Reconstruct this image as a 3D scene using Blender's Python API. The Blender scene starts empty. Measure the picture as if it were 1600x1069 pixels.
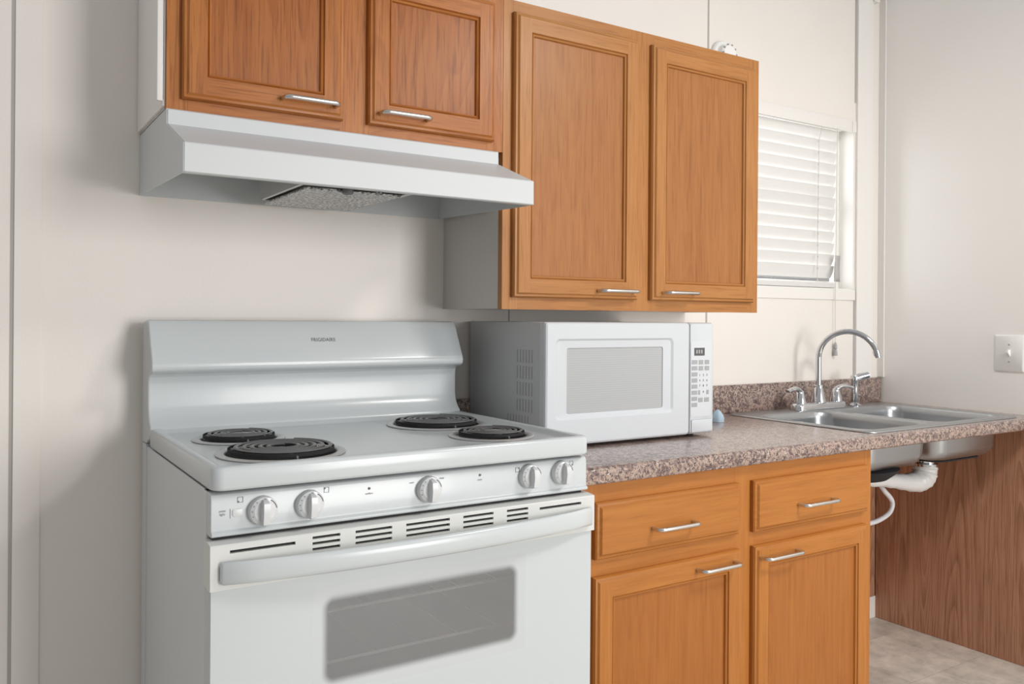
import bpy, bmesh, math, random
from math import sin, cos, pi, radians as R
from mathutils import Vector, Matrix
random.seed(7)
SC = bpy.context.scene
COL = SC.collection

# ------------------------------------------------------------------ camera
cam_d = bpy.data.cameras.new('camera'); cam = bpy.data.objects.new('camera', cam_d); COL.objects.link(cam)
SC.camera = cam
YAW, ROLL, FPX, HOR = 0.5713, 0.0073, 1322.0, 498.0
cam_d.sensor_width = 36.0; cam_d.lens = FPX / 1600 * 36.0
cam_d.shift_x = 0.0; cam_d.shift_y = -(534.5 - HOR) / 1600
cam_d.clip_start = 0.05
cam.matrix_world = (Matrix.Translation((-0.33, -2.0642, 1.1808)) @ Matrix.Rotation(-YAW, 4, 'Z')
                    @ Matrix.Rotation(pi / 2, 4, 'X') @ Matrix.Rotation(ROLL, 4, 'Z'))

# ------------------------------------------------------------------ world, lights, exposure
SC.view_settings.view_transform = 'Standard'; SC.view_settings.look = 'None'
SC.view_settings.gamma = 1.0; SC.view_settings.use_curve_mapping = False
SC.view_settings.exposure = 0.0
W = bpy.data.worlds.new('room_daylight'); SC.world = W; W.use_nodes = True
nt = W.node_tree; nt.nodes.clear()
wo = nt.nodes.new('ShaderNodeOutputWorld'); bg = nt.nodes.new('ShaderNodeBackground')
tc = nt.nodes.new('ShaderNodeTexCoord'); sp = nt.nodes.new('ShaderNodeSeparateXYZ')
rp = nt.nodes.new('ShaderNodeValToRGB')
mr = nt.nodes.new('ShaderNodeMapRange'); mr.inputs['From Min'].default_value = -1; mr.inputs['From Max'].default_value = 1
nt.links.new(tc.outputs['Generated'], sp.inputs[0]); nt.links.new(sp.outputs['Z'], mr.inputs['Value'])
nt.links.new(mr.outputs[0], rp.inputs[0]); nt.links.new(rp.outputs[0], bg.inputs[0]); nt.links.new(bg.outputs[0], wo.inputs[0])
rp.color_ramp.elements[0].position = 0.30; rp.color_ramp.elements[0].color = (0.62, 0.60, 0.58, 1)
rp.color_ramp.elements[1].position = 0.85; rp.color_ramp.elements[1].color = (0.93, 0.935, 0.95, 1)
e = rp.color_ramp.elements.new(0.52); e.color = (0.62, 0.62, 0.62, 1)
bg.inputs[1].default_value = 0.52


def area(name, loc, target, sx, sy, power, col=(1, 1, 1)):
    l = bpy.data.lights.new(name, 'AREA'); l.shape = 'RECTANGLE'; l.size = sx; l.size_y = sy
    l.energy = power; l.color = col
    o = bpy.data.objects.new(name, l); COL.objects.link(o); o.location = loc
    o.rotation_euler = (Vector(target) - Vector(loc)).to_track_quat('-Z', 'Y').to_euler()
    return o


area('room_window_light', (2.45, -6.0, 1.50), (0.9, 0, 1.1), 1.6, 2.3, 169, (1.0, 0.985, 0.97))
area('ceiling_lamp_light', (1.75, -1.95, 2.42), (1.85, -1.8, 0), 0.45, 0.45, 30, (1.0, 0.965, 0.92))
area('kitchen_window_daylight', (2.2, 0.42, 1.65), (2.2, 0, 1.6), 1.0, 0.85, 13, (1.0, 1.0, 1.0))

# ------------------------------------------------------------------ materials
MATS = {}


def newmat(name):
    m = bpy.data.materials.new(name); m.use_nodes = True
    n = m.node_tree; b = n.nodes['Principled BSDF']
    MATS[name] = m
    return m, n, b


def N(n, t, **kw):
    x = n.nodes.new(t)
    for k, v in kw.items():
        if hasattr(x, k): setattr(x, k, v)
        else: x.inputs[k.replace('_', ' ')].default_value = v
    return x


def ramp(n, stops):
    r = n.nodes.new('ShaderNodeValToRGB'); cr = r.color_ramp
    cr.elements[0].position = stops[0][0]; cr.elements[0].color = (*stops[0][1], 1)
    cr.elements[1].position = stops[-1][0]; cr.elements[1].color = (*stops[-1][1], 1)
    for p, c in stops[1:-1]:
        q = cr.elements.new(p); q.color = (*c, 1)
    return r


def simple(name, col, rough=0.5, metal=0.0, bump=0.0, bscale=200, coat=0.0, var=0.0, spec=0.5):
    m, n, b = newmat(name)
    b.inputs['Base Color'].default_value = (*col, 1); b.inputs['Roughness'].default_value = rough
    b.inputs['Metallic'].default_value = metal; b.inputs['Coat Weight'].default_value = coat
    b.inputs['Specular IOR Level'].default_value = spec
    b.inputs['Coat Roughness'].default_value = 0.06
    t = N(n, 'ShaderNodeTexCoord')
    if var:
        nz = N(n, 'ShaderNodeTexNoise'); nz.inputs['Scale'].default_value = 3; nz.inputs['Detail'].default_value = 6
        n.links.new(t.outputs['Object'], nz.inputs['Vector'])
        r = ramp(n, [(0.3, tuple(c * (1 - var) for c in col)), (0.7, tuple(min(1, c * (1 + var)) for c in col))])
        n.links.new(nz.outputs['Fac'], r.inputs[0]); n.links.new(r.outputs[0], b.inputs['Base Color'])
    if bump:
        nz = N(n, 'ShaderNodeTexNoise'); nz.inputs['Scale'].default_value = bscale; nz.inputs['Detail'].default_value = 4
        bp = N(n, 'ShaderNodeBump'); bp.inputs['Strength'].default_value = bump; bp.inputs['Distance'].default_value = 0.002
        n.links.new(t.outputs['Object'], nz.inputs['Vector']); n.links.new(nz.outputs['Fac'], bp.inputs['Height'])
        n.links.new(bp.outputs[0], b.inputs['Normal'])
    return m


def wood(name, base, dark, light, axis='Z', cath=0.35, rough=0.38, seed=0.0, pore=0.5, coat=0.05, cscale=2.2, rings=22, big=0.5, zk=0.12):
    """grain runs along axis"""
    m, n, b = newmat(name); L = n.links.new
    t = N(n, 'ShaderNodeTexCoord'); oi = N(n, 'ShaderNodeObjectInfo')
    off = N(n, 'ShaderNodeVectorMath', operation='SCALE'); off.inputs[0].default_value = (7.3, 3.1, 5.7)
    L(oi.outputs['Random'], off.inputs['Scale'])
    ad = N(n, 'ShaderNodeVectorMath', operation='ADD'); L(t.outputs['Object'], ad.inputs[0]); L(off.outputs[0], ad.inputs[1])
    ad2 = N(n, 'ShaderNodeVectorMath', operation='ADD'); L(ad.outputs[0], ad2.inputs[0]); ad2.inputs[1].default_value = (seed, seed * 1.7, seed * 2.3)
    k = 'XYZ'.index(axis)

    def scaled(f):
        s = N(n, 'ShaderNodeVectorMath', operation='MULTIPLY'); v = [1, 1, 1]; v[k] = f
        s.inputs[1].default_value = v; L(ad2.outputs[0], s.inputs[0]); return s
    # fine pores
    s1 = scaled(0.035); n1 = N(n, 'ShaderNodeTexNoise'); n1.inputs['Scale'].default_value = 240; n1.inputs['Detail'].default_value = 3
    L(s1.outputs[0], n1.inputs['Vector'])
    # streaks
    s2 = scaled(0.045); n2 = N(n, 'ShaderNodeTexNoise'); n2.inputs['Scale'].default_value = 85; n2.inputs['Detail'].default_value = 5; n2.inputs['Roughness'].default_value = 0.6
    L(s2.outputs[0], n2.inputs['Vector'])
    # cathedral contour lines
    s3 = scaled(zk); n3 = N(n, 'ShaderNodeTexNoise'); n3.inputs['Scale'].default_value = cscale * 3; n3.inputs['Detail'].default_value = 1.5; n3.inputs['Roughness'].default_value = 0.35
    L(s3.outputs[0], n3.inputs['Vector'])
    mu = N(n, 'ShaderNodeMath', operation='MULTIPLY'); mu.inputs[1].default_value = rings; L(n3.outputs['Fac'], mu.inputs[0])
    fr = N(n, 'ShaderNodeMath', operation='FRACT'); L(mu.outputs[0], fr.inputs[0])
    cr = ramp(n, [(0.0, (0.85,) * 3), (0.55, (0.45,) * 3), (0.9, (0.1,) * 3), (1.0, (0.85,) * 3)]); L(fr.outputs[0], cr.inputs[0])
    # broad tone
    s4 = scaled(0.45); n4 = N(n, 'ShaderNodeTexNoise'); n4.inputs['Scale'].default_value = 5; n4.inputs['Detail'].default_value = 3
    L(s4.outputs[0], n4.inputs['Vector'])

    def mix(a, bb, f):
        x = N(n, 'ShaderNodeMix', data_type='FLOAT'); x.inputs[0].default_value = f
        L(a, x.inputs[2]); L(bb, x.inputs[3]); return x.outputs[0]
    v = mix(n2.outputs['Fac'], cr.outputs[0], cath); v = mix(v, n4.outputs['Fac'], big * 0.6)
    c = ramp(n, [(0.28, dark), (0.5, base), (0.74, light)]); L(v, c.inputs[0])
    pr = ramp(n, [(0.36, (0.62, 0.55, 0.48)), (0.47, (1, 1, 1))]); L(n1.outputs['Fac'], pr.inputs[0])
    mc = N(n, 'ShaderNodeMix', data_type='RGBA', blend_type='MULTIPLY'); mc.inputs[0].default_value = pore
    L(c.outputs[0], mc.inputs[6]); L(pr.outputs[0], mc.inputs[7]); L(mc.outputs[2], b.inputs['Base Color'])
    b.inputs['Roughness'].default_value = rough; b.inputs['Specular IOR Level'].default_value = 0.28; b.inputs['Coat Weight'].default_value = coat; b.inputs['Coat Roughness'].default_value = 0.25
    bp = N(n, 'ShaderNodeBump'); bp.inputs['Strength'].default_value = 0.12; bp.inputs['Distance'].default_value = 0.001
    L(n1.outputs['Fac'], bp.inputs['Height']); L(bp.outputs[0], b.inputs['Normal'])
    return m


paint_wall = simple('cream_wall_paint', (0.83, 0.785, 0.735), 0.45, bump=0.12, bscale=120, var=0.012)
paint_right = simple('right_wall_paint', (0.90, 0.88, 0.85), 0.36, bump=0.03, bscale=60, var=0.005, coat=1.0)
_pb = paint_right.node_tree.nodes['Principled BSDF']; _pb.inputs['Coat Roughness'].default_value = 0.48; _pb.inputs['Coat IOR'].default_value = 1.9
paint_trim = simple('off_white_trim_paint', (0.83, 0.81, 0.78), 0.4, bump=0.03, bscale=60)
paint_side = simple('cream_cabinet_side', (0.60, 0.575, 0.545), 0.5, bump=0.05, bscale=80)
joint_edge_grey = simple('panel_joint_and_edge_shade', (0.44, 0.42, 0.39), 0.8)  # grey for panel joints and the corner board's painted edge shade
enamel = simple('white_range_enamel', (0.565, 0.60, 0.612), 0.22, coat=0.08, spec=0.35, var=0.01)
enamel_side = simple('white_range_side_enamel', (0.62, 0.635, 0.65), 0.35, bump=0.08, bscale=500)
plastic_cream = simple('white_trim_plastic', (0.66, 0.67, 0.65), 0.3)
plastic = simple('white_moulded_plastic', (0.64, 0.655, 0.665), 0.3, coat=0.1)
micro_white = simple('microwave_white_plastic', (0.585, 0.615, 0.645), 0.38, coat=0.1)
micro_side = simple('microwave_side_steel', (0.54, 0.55, 0.56), 0.45, bump=0.1, bscale=400)
hood_white = simple('hood_white_enamel', (0.585, 0.61, 0.62), 0.45, coat=0.0)
black = simple('black_gap_shade', (0.012, 0.012, 0.012), 0.7)  # black that stands in for shade inside gaps and slots
black_rub = simple('black_undercoating', (0.015, 0.015, 0.017), 0.8, bump=0.3, bscale=300)
coil_m = simple('burner_coil_metal', (0.15, 0.15, 0.153), 0.38, metal=0.3, bump=0.2, bscale=300, var=0.2)
ink = simple('grey_print', (0.16, 0.16, 0.17), 0.5)
ink_light = simple('pale_grey_print', (0.38, 0.38, 0.39), 0.5)
key_m = simple('keypad_grey', (0.36, 0.37, 0.38), 0.5)
lcd = simple('display_glass', (0.10, 0.10, 0.105), 0.15)
chrome = simple('chrome', (0.66, 0.67, 0.69), 0.10, metal=1.0)
nickel = simple('brushed_nickel', (0.66, 0.64, 0.61), 0.3, metal=1.0)
pan_m = simple('drip_pan_chrome', (0.60, 0.60, 0.60), 0.38, metal=0.6)
pan_dark = simple('drip_pan_black', (0.02, 0.02, 0.02), 0.6, bump=0.3, bscale=150, var=0.4)  # matte black inside of the drip pans
alu = simple('hood_duct_steel', (0.55, 0.55, 0.55), 0.4, metal=0.6)
pvc = simple('white_pvc', (0.82, 0.82, 0.81), 0.35, coat=0.1)
hose_m = simple('translucent_hose', (0.80, 0.80, 0.84), 0.3)
blue_m = simple('pale_blue_cloth_weave', (0.42, 0.55, 0.66), 0.8, bump=0.4, bscale=300)
tag_m = simple('grey_paper_tag', (0.46, 0.45, 0.44), 0.7, var=0.15)
blind_m = simple('white_blind_slat', (0.80, 0.79, 0.77), 0.5)
cord_m = simple('blind_cord', (0.62, 0.60, 0.57), 0.7)
rack_m = simple('oven_rack_wire', (0.95, 0.94, 0.9), 0.3)
oven_in = simple('oven_cavity_enamel', (0.30, 0.30, 0.31), 0.5, bump=0.1, bscale=300)
amber = simple('indicator_dot', (0.10, 0.08, 0.08), 0.3)
white_pl = simple('ivory_plate', (0.88, 0.87, 0.845), 0.3)

# slats let some daylight through
_n = blind_m.node_tree; _b = _n.nodes['Principled BSDF']
_tr = _n.nodes.new('ShaderNodeBsdfTranslucent'); _tr.inputs[0].default_value = (0.9, 0.89, 0.87, 1)
_mx = _n.nodes.new('ShaderNodeMixShader'); _mx.inputs[0].default_value = 0.18
_n.links.new(_b.outputs[0], _mx.inputs[1]); _n.links.new(_tr.outputs[0], _mx.inputs[2])
_n.links.new(_mx.outputs[0], _n.nodes['Material Output'].inputs[0])

# woods: (base, dark, light)
RED = ((0.40, 0.140, 0.031), (0.27, 0.082, 0.015), (0.47, 0.185, 0.048))
TAN = ((0.42, 0.182, 0.054), (0.35, 0.142, 0.038), (0.475, 0.219, 0.072))
GOLD = ((0.42, 0.158, 0.032), (0.355, 0.124, 0.022), (0.475, 0.190, 0.043))
BROWN = ((0.48, 0.245, 0.150), (0.33, 0.155, 0.090), (0.59, 0.325, 0.21))


def woodset(nm, pal, seed, cath=0.3, pore=0.5):
    return (wood(nm + '_oak_stile', *pal, axis='Z', cath=cath * 0.6, seed=seed, pore=pore),
            wood(nm + '_oak_rail', *pal, axis='X', cath=cath * 0.6, seed=seed + 3, pore=pore),
            wood(nm + '_oak_panel', *[tuple(c * k for c, k in zip(q, (0.86, 0.80, 0.80))) for q in pal], axis='Z', cath=cath, seed=seed + 6, pore=pore, big=0.5))


W_RED = woodset('russet', RED, 1.0, 0.30, 0.75)
W_TAN = woodset('tan', TAN, 2.0, 0.16, 0.45)
W_GOLD = woodset('golden', GOLD, 3.0, 0.12, 0.25)
lam_brown = wood('brown_walnut_laminate', *BROWN, axis='Z', cath=0.34, rough=0.45, seed=4.4, pore=0.55, coat=0.0, cscale=2.3, rings=30, big=0.15, zk=0.06)


def granite():
    m, n, b = newmat('speckled_granite_laminate'); L = n.links.new
    t = N(n, 'ShaderNodeTexCoord')
    def nz(s, d, r=0.5, dist=0.0):
        x = N(n, 'ShaderNodeTexNoise'); x.inputs['Scale'].default_value = s; x.inputs['Detail'].default_value = d
        x.inputs['Roughness'].default_value = r; x.inputs['Distortion'].default_value = dist
        L(t.outputs['Object'], x.inputs['Vector']); return x.outputs['Fac']
    big = ramp(n, [(0.40, (0.13, 0.085, 0.08)), (0.47, (0.26, 0.175, 0.15)), (0.54, (0.44, 0.33, 0.275)), (0.66, (0.33, 0.22, 0.16))]); L(nz(62, 5, 0.68, 1.0), big.inputs[0])
    dk = ramp(n, [(0.42, (1, 1, 1)), (0.48, (0, 0, 0))]); L(nz(190, 4, 0.65, 0.6), dk.inputs[0])
    lt = ramp(n, [(0.60, (0, 0, 0)), (0.68, (1, 1, 1))]); L(nz(110, 4, 0.6, 0.8), lt.inputs[0])
    m1 = N(n, 'ShaderNodeMix', data_type='RGBA'); L(dk.outputs[0], m1.inputs[0]); L(big.outputs[0], m1.inputs[6]); m1.inputs[7].default_value = (0.055, 0.035, 0.04, 1)
    m2 = N(n, 'ShaderNodeMix', data_type='RGBA'); L(lt.outputs[0], m2.inputs[0]); L(m1.outputs[2], m2.inputs[6]); m2.inputs[7].default_value = (0.60, 0.52, 0.46, 1)
    L(m2.outputs[2], b.inputs['Base Color']); b.inputs['Roughness'].default_value = 0.3
    b.inputs['Coat Weight'].default_value = 0.7; b.inputs['Coat Roughness'].default_value = 0.2
    return m


def steel():
    m, n, b = newmat('brushed_stainless_steel'); L = n.links.new
    b.inputs['Metallic'].default_value = 1.0; b.inputs['Base Color'].default_value = (0.46, 0.475, 0.49, 1)
    t = N(n, 'ShaderNodeTexCoord'); s = N(n, 'ShaderNodeVectorMath', operation='MULTIPLY'); s.inputs[1].default_value = (0.1, 1, 1)
    L(t.outputs['Object'], s.inputs[0]); z = N(n, 'ShaderNodeTexNoise'); z.inputs['Scale'].default_value = 180; L(s.outputs[0], z.inputs['Vector'])
    r = ramp(n, [(0.3, (0.30,) * 3), (0.7, (0.36,) * 3)]); L(z.outputs['Fac'], r.inputs[0]); L(r.outputs[0], b.inputs['Roughness'])
    return m


def floor_mat():
    m, n, b = newmat('stone_pattern_vinyl'); L = n.links.new
    t = N(n, 'ShaderNodeTexCoord'); mp = N(n, 'ShaderNodeMapping'); mp.inputs['Rotation'].default_value = (0, 0, 0.0)
    L(t.outputs['Object'], mp.inputs['Vector'])
    br = N(n, 'ShaderNodeTexBrick'); br.inputs['Scale'].default_value = 1.0; br.inputs['Brick Width'].default_value = 0.3; br.inputs['Row Height'].default_value = 0.3
    br.inputs['Mortar Size'].default_value = 0.0012; br.inputs['Color1'].default_value = (0.78, 0.735, 0.66, 1); br.inputs['Color2'].default_value = (0.58, 0.545, 0.485, 1)
    br.inputs['Mortar'].default_value = (0.50, 0.465, 0.40, 1); br.offset = 0.5; br.inputs['Bias'].default_value = 0.0
    L(mp.outputs[0], br.inputs['Vector'])
    z = N(n, 'ShaderNodeTexNoise'); z.inputs['Scale'].default_value = 11; z.inputs['Detail'].default_value = 8; z.inputs['Roughness'].default_value = 0.7
    L(t.outputs['Object'], z.inputs['Vector'])
    r = ramp(n, [(0.32, (0.72, 0.72, 0.72)), (0.68, (1.2, 1.2, 1.2))]); L(z.outputs['Fac'], r.inputs[0])
    mc = N(n, 'ShaderNodeMix', data_type='RGBA', blend_type='MULTIPLY'); mc.inputs[0].default_value = 1.0
    L(br.outputs['Color'], mc.inputs[6]); L(r.outputs[0], mc.inputs[7]); L(mc.outputs[2], b.inputs['Base Color'])
    b.inputs['Roughness'].default_value = 0.42
    return m


def filt_mat():
    m, n, b = newmat('aluminium_mesh_filter'); L = n.links.new
    t = N(n, 'ShaderNodeTexCoord'); v = N(n, 'ShaderNodeTexVoronoi'); v.inputs['Scale'].default_value = 150
    L(t.outputs['Object'], v.inputs['Vector'])
    r = ramp(n, [(0.1, (0.10,) * 3), (0.5, (0.50,) * 3), (0.8, (0.8,) * 3)]); L(v.outputs['Distance'], r.inputs[0]); L(r.outputs[0], b.inputs['Base Color'])
    b.inputs['Metallic'].default_value = 0.4; b.inputs['Roughness'].default_value = 0.4
    bp = N(n, 'ShaderNodeBump'); bp.inputs['Strength'].default_value = 0.9; bp.inputs['Distance'].default_value = 0.004
    L(v.outputs['Distance'], bp.inputs['Height']); L(bp.outputs[0], b.inputs['Normal'])
    return m


def mesh_window_mat():   # microwave window: pale grey with the fine perforated screen
    m, n, b = newmat('microwave_window_screen'); L = n.links.new
    t = N(n, 'ShaderNodeTexCoord'); w = N(n, 'ShaderNodeTexWave'); w.wave_type = 'BANDS'; w.bands_direction = 'Z'; w.inputs['Scale'].default_value = 55
    L(t.outputs['Object'], w.inputs['Vector'])
    r = ramp(n, [(0.2, (0.405, 0.42, 0.43)), (0.8, (0.44, 0.455, 0.465))]); L(w.outputs['Fac'], r.inputs[0]); L(r.outputs[0], b.inputs['Base Color'])
    b.inputs['Roughness'].default_value = 0.18
    return m


def oven_glass_mat(x0, x1, z0, z1):
    """white printed glass that turns into a grey see-through dotted pane (rounded rectangle, object coordinates)"""
    m, n, b = newmat('oven_window_glass'); L = n.links.new
    t = N(n, 'ShaderNodeTexCoord'); s = N(n, 'ShaderNodeSeparateXYZ'); L(t.outputs['Object'], s.inputs[0])
    def M(op, a, bb=None):
        x = N(n, 'ShaderNodeMath', operation=op)
        for i, q in enumerate((a, bb)):
            if q is None: continue
            if isinstance(q, (int, float)): x.inputs[i].default_value = q
            else: L(q, x.inputs[i])
        return x.outputs[0]
    rr = 0.02
    hx, hz = (x1 - x0) / 2 - rr, (z1 - z0) / 2 - rr
    ax = M('MAXIMUM', M('SUBTRACT', M('ABSOLUTE', s.outputs['X']), hx), 0.0)
    az = M('MAXIMUM', M('SUBTRACT', M('ABSOLUTE', s.outputs['Z']), hz), 0.0)
    d = M('SUBTRACT', M('SQRT', M('ADD', M('MULTIPLY', ax, ax), M('MULTIPLY', az, az))), rr)
    mk = N(n, 'ShaderNodeMapRange', interpolation_type='SMOOTHSTEP'); mk.inputs['From Min'].default_value = -0.010; mk.inputs['From Max'].default_value = 0.006
    L(d, mk.inputs['Value'])
    b.inputs['Base Color'].default_value = (0.555, 0.587, 0.598, 1); b.inputs['Roughness'].default_value = 0.18; b.inputs['Coat Weight'].default_value = 0.15
    g = n.nodes.new('ShaderNodeBsdfPrincipled'); g.inputs['Base Color'].default_value = (0.32, 0.32, 0.325, 1); g.inputs['Roughness'].default_value = 0.08
    g.inputs['Coat Weight'].default_value = 0.6; g.inputs['Coat Roughness'].default_value = 0.03
    tr = n.nodes.new('ShaderNodeBsdfTransparent'); tr.inputs[0].default_value = (0.9, 0.9, 0.9, 1)
    m1 = n.nodes.new('ShaderNodeMixShader'); m1.inputs[0].default_value = 0.55; L(g.outputs[0], m1.inputs[1]); L(tr.outputs[0], m1.inputs[2])
    m2 = n.nodes.new('ShaderNodeMixShader'); L(mk.outputs[0], m2.inputs[0]); L(m1.outputs[0], m2.inputs[1]); L(b.outputs[0], m2.inputs[2])
    L(m2.outputs[0], n.nodes['Material Output'].inputs[0])
    return m


def clear_glass():
    m, n, b = newmat('window_glass')
    tr = n.nodes.new('ShaderNodeBsdfTransparent'); gl = n.nodes.new('ShaderNodeBsdfGlossy'); gl.inputs['Roughness'].default_value = 0.02
    mx = n.nodes.new('ShaderNodeMixShader'); mx.inputs[0].default_value = 0.08
    n.links.new(tr.outputs[0], mx.inputs[1]); n.links.new(gl.outputs[0], mx.inputs[2]); n.links.new(mx.outputs[0], n.nodes['Material Output'].inputs[0])
    return m


GRAN = granite(); STEEL = steel(); FLOOR = floor_mat(); FILT = filt_mat(); MWIN = mesh_window_mat(); GLASS = clear_glass()

# ------------------------------------------------------------------ mesh helpers
WL = {}    # world location of each object


class B:
    """collects shapes in world coordinates; slot i picks the material"""
    def __init__(s): s.bm = bmesh.new(); s.slot = 0

    def face(s, vs):
        f = s.bm.faces.new(vs); f.material_index = s.slot; return f

    def box(s, x0, x1, y0, y1, z0, z1, bev=0.0, seg=2):
        t = bmesh.new()
        v = [t.verts.new((x, y, z)) for x in (x0, x1) for y in (y0, y1) for z in (z0, z1)]
        for q in ((0, 1, 3, 2), (4, 6, 7, 5), (0, 4, 5, 1), (2, 3, 7, 6), (0, 2, 6, 4), (1, 5, 7, 3)):
            t.faces.new([v[i] for i in q])
        if bev: bmesh.ops.bevel(t, geom=list(t.edges), offset=bev, segments=seg, affect='EDGES', profile=0.5)
        s.merge(t); return s

    def merge(s, t):
        mp = {}
        for v in t.verts: mp[v] = s.bm.verts.new(v.co)
        for f in t.faces:
            try: s.face([mp[v] for v in f.verts])
            except ValueError: pass
        t.free()

    def loft(s, loops, cap0=True, cap1=True, closed=True):
        rings = [[s.bm.verts.new(p) for p in lp] for lp in loops]
        n = len(rings[0])
        for a, b in zip(rings, rings[1:]):
            for i in range(n if closed else n - 1):
                j = (i + 1) % n
                s.face([a[i], a[j], b[j], b[i]])
        if cap0: s.face(list(reversed(rings[0])))
        if cap1: s.face(rings[-1])
        return s

    def prism(s, prof, x0, x1, axis='x'):
        f = {'x': lambda p, x: (x, p[0], p[1]), 'y': lambda p, x: (p[0], x, p[1]), 'z': lambda p, x: (p[0], p[1], x)}[axis]
        return s.loft([[f(p, x0) for p in prof], [f(p, x1) for p in prof]])

    def tube(s, path, r, n=12, caps=True, flat=None):
        pts = [Vector(p) for p in path]; rad = r if isinstance(r, (list, tuple)) else [r] * len(pts)
        loops = []; up = None
        for i, p in enumerate(pts):
            d = (pts[min(i + 1, len(pts) - 1)] - pts[max(i - 1, 0)]).normalized()
            if up is None:
                up = Vector((0, 0, 1)) if abs(d.z) < 0.9 else Vector((1, 0, 0))
            u = (up - d * up.dot(d)).normalized(); w = d.cross(u); up = u
            k = flat[i] if flat else 1.0
            loops.append([p + (u * k * cos(2 * pi * j / n) + w * sin(2 * pi * j / n)) * rad[i] for j in range(n)])
        return s.loft(loops, caps, caps)

    def lathe(s, prof, c, n=32, axis='z', cap0=True, cap1=True):
        loops = []
        for r, h in prof:
            lp = []
            for j in range(n):
                a = 2 * pi * j / n
                if axis == 'z': lp.append((c[0] + r * cos(a), c[1] + r * sin(a), c[2] + h))
                elif axis == 'y': lp.append((c[0] + r * cos(a), c[1] + h, c[2] + r * sin(a)))
                else: lp.append((c[0] + h, c[1] + r * cos(a), c[2] + r * sin(a)))
            loops.append(lp)
        return s.loft(loops, cap0, cap1)

    def build(s, name, mats, parent=None, at=None, smooth=38, bevel=0.0, solid=0.0, seg=2):
        bm = s.bm
        bmesh.ops.remove_doubles(bm, verts=bm.verts, dist=1e-6) if False else None
        bmesh.ops.recalc_face_normals(bm, faces=bm.faces)
        co = [v.co for v in bm.verts]
        lo = Vector([min(c[i] for c in co) for i in range(3)]); hi = Vector([max(c[i] for c in co) for i in range(3)])
        if at is None:
            at = WL[parent.name] if parent else Vector(((lo.x + hi.x) / 2, (lo.y + hi.y) / 2, lo.z))
        at = Vector(at)
        for v in bm.verts: v.co -= at
        me = bpy.data.meshes.new(name); bm.to_mesh(me); bm.free()
        if not isinstance(mats, (list, tuple)): mats = [mats]
        for m in mats: me.materials.append(m)
        if smooth:
            me.shade_smooth(); me.set_sharp_from_angle(angle=R(smooth))
        o = bpy.data.objects.new(name, me); COL.objects.link(o)
        if parent: o.parent = parent; o.location = at - WL[parent.name]
        else: o.location = at
        WL[o.name] = at
        if solid:
            md = o.modifiers.new('thickness', 'SOLIDIFY'); md.thickness = solid; md.offset = 0
        if bevel:
            md = o.modifiers.new('soft_edges', 'BEVEL'); md.width = bevel; md.segments = seg; md.limit_method = 'ANGLE'; md.angle_limit = R(40); md.harden_normals = True
        return o


def tag(o, label, cat, group=None):
    o['label'] = label; o['category'] = cat
    if group: o['group'] = group
    return o


def thing(name, loc, label, cat, group=None):
    o = bpy.data.objects.new(name, None); COL.objects.link(o); o.location = loc; o.empty_display_size = 0.05
    WL[o.name] = Vector(loc)
    return tag(o, label, cat, group)


def struct(o): o['kind'] = 'structure'; return o


def rrect(x0, x1, y0, y1, r, n=5):
    pts = []
    for cx, cy, a0 in ((x1 - r, y1 - r, 0), (x0 + r, y1 - r, 90), (x0 + r, y0 + r, 180), (x1 - r, y0 + r, 270)):
        for i in range(n + 1):
            a = R(a0 + 90 * i / n); pts.append((cx + r * cos(a), cy + r * sin(a)))
    return pts


def text(name, s, size, loc, mat, parent, rot=(pi / 2, 0, 0), sx=1.0, space=1.0, bold=0.0):
    c = bpy.data.curves.new(name, 'FONT'); c.body = s; c.size = size; c.align_x = 'CENTER'; c.align_y = 'CENTER'
    c.extrude = 0.0002; c.space_character = space; c.offset = bold
    t = bpy.data.objects.new(name + '_tmp', c); COL.objects.link(t)
    bpy.context.view_layer.update()
    me = bpy.data.meshes.new_from_object(t.evaluated_get(bpy.context.evaluated_depsgraph_get()))
    bpy.data.objects.remove(t); bpy.data.curves.remove(c)
    me.transform(Matrix.Diagonal((sx, 1, 1, 1)))
    me.materials.clear(); me.materials.append(mat)
    o = bpy.data.objects.new(name, me); COL.objects.link(o); o.parent = parent
    o.location = Vector(loc) - WL[parent.name]; o.rotation_euler = rot; WL[o.name] = Vector(loc)
    return o


# ------------------------------------------------------------------ setting
FX0, FX1, FY0 = -1.6, 2.748, -4.6
b = B(); b.box(FX0, FX1 + 0.1, FY0, 0.1, -0.05, 0.0); struct(b.build('floor', FLOOR, smooth=0))
HX0, HX1, HZ0, HZ1 = 1.80, 2.583, 1.302, 1.957      # window hole
b = B()
b.box(FX0, HX0, 0, 0.1, 0, 2.75); b.box(HX0, HX1, 0, 0.1, 0, HZ0); b.box(HX0, HX1, 0, 0.1, HZ1, 2.75); b.box(HX1, FX1 + 0.1, 0, 0.1, 0, 2.75)
wall_back = struct(b.build('wall_back', paint_wall, smooth=0))
b = B(); b.box(FX1, FX1 + 0.1, FY0, 0, 0, 2.75); struct(b.build('wall_right', paint_right, smooth=0))
# left batten with its joint lines
b = B(); b.box(-0.250, -0.199, -0.004, 0, 0.0, 2.74); struct(b.build('trim_1', paint_wall, bevel=0.001))
b = B(); b.box(-0.2565, -0.2502, -0.001, 0, 0.0, 2.74); struct(b.build('trim_2', joint_edge_grey, smooth=0))
# corner board and right wall corner moulding
b = B(); b.box(2.592, 2.690, -0.010, 0, 0.958, 2.47); struct(b.build('trim_3', paint_trim, bevel=0.001))
b = B(); b.box(2.741, 2.748, -0.028, -0.0, 0.958, 2.74); struct(b.build('trim_4', paint_trim, bevel=0.002))
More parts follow.
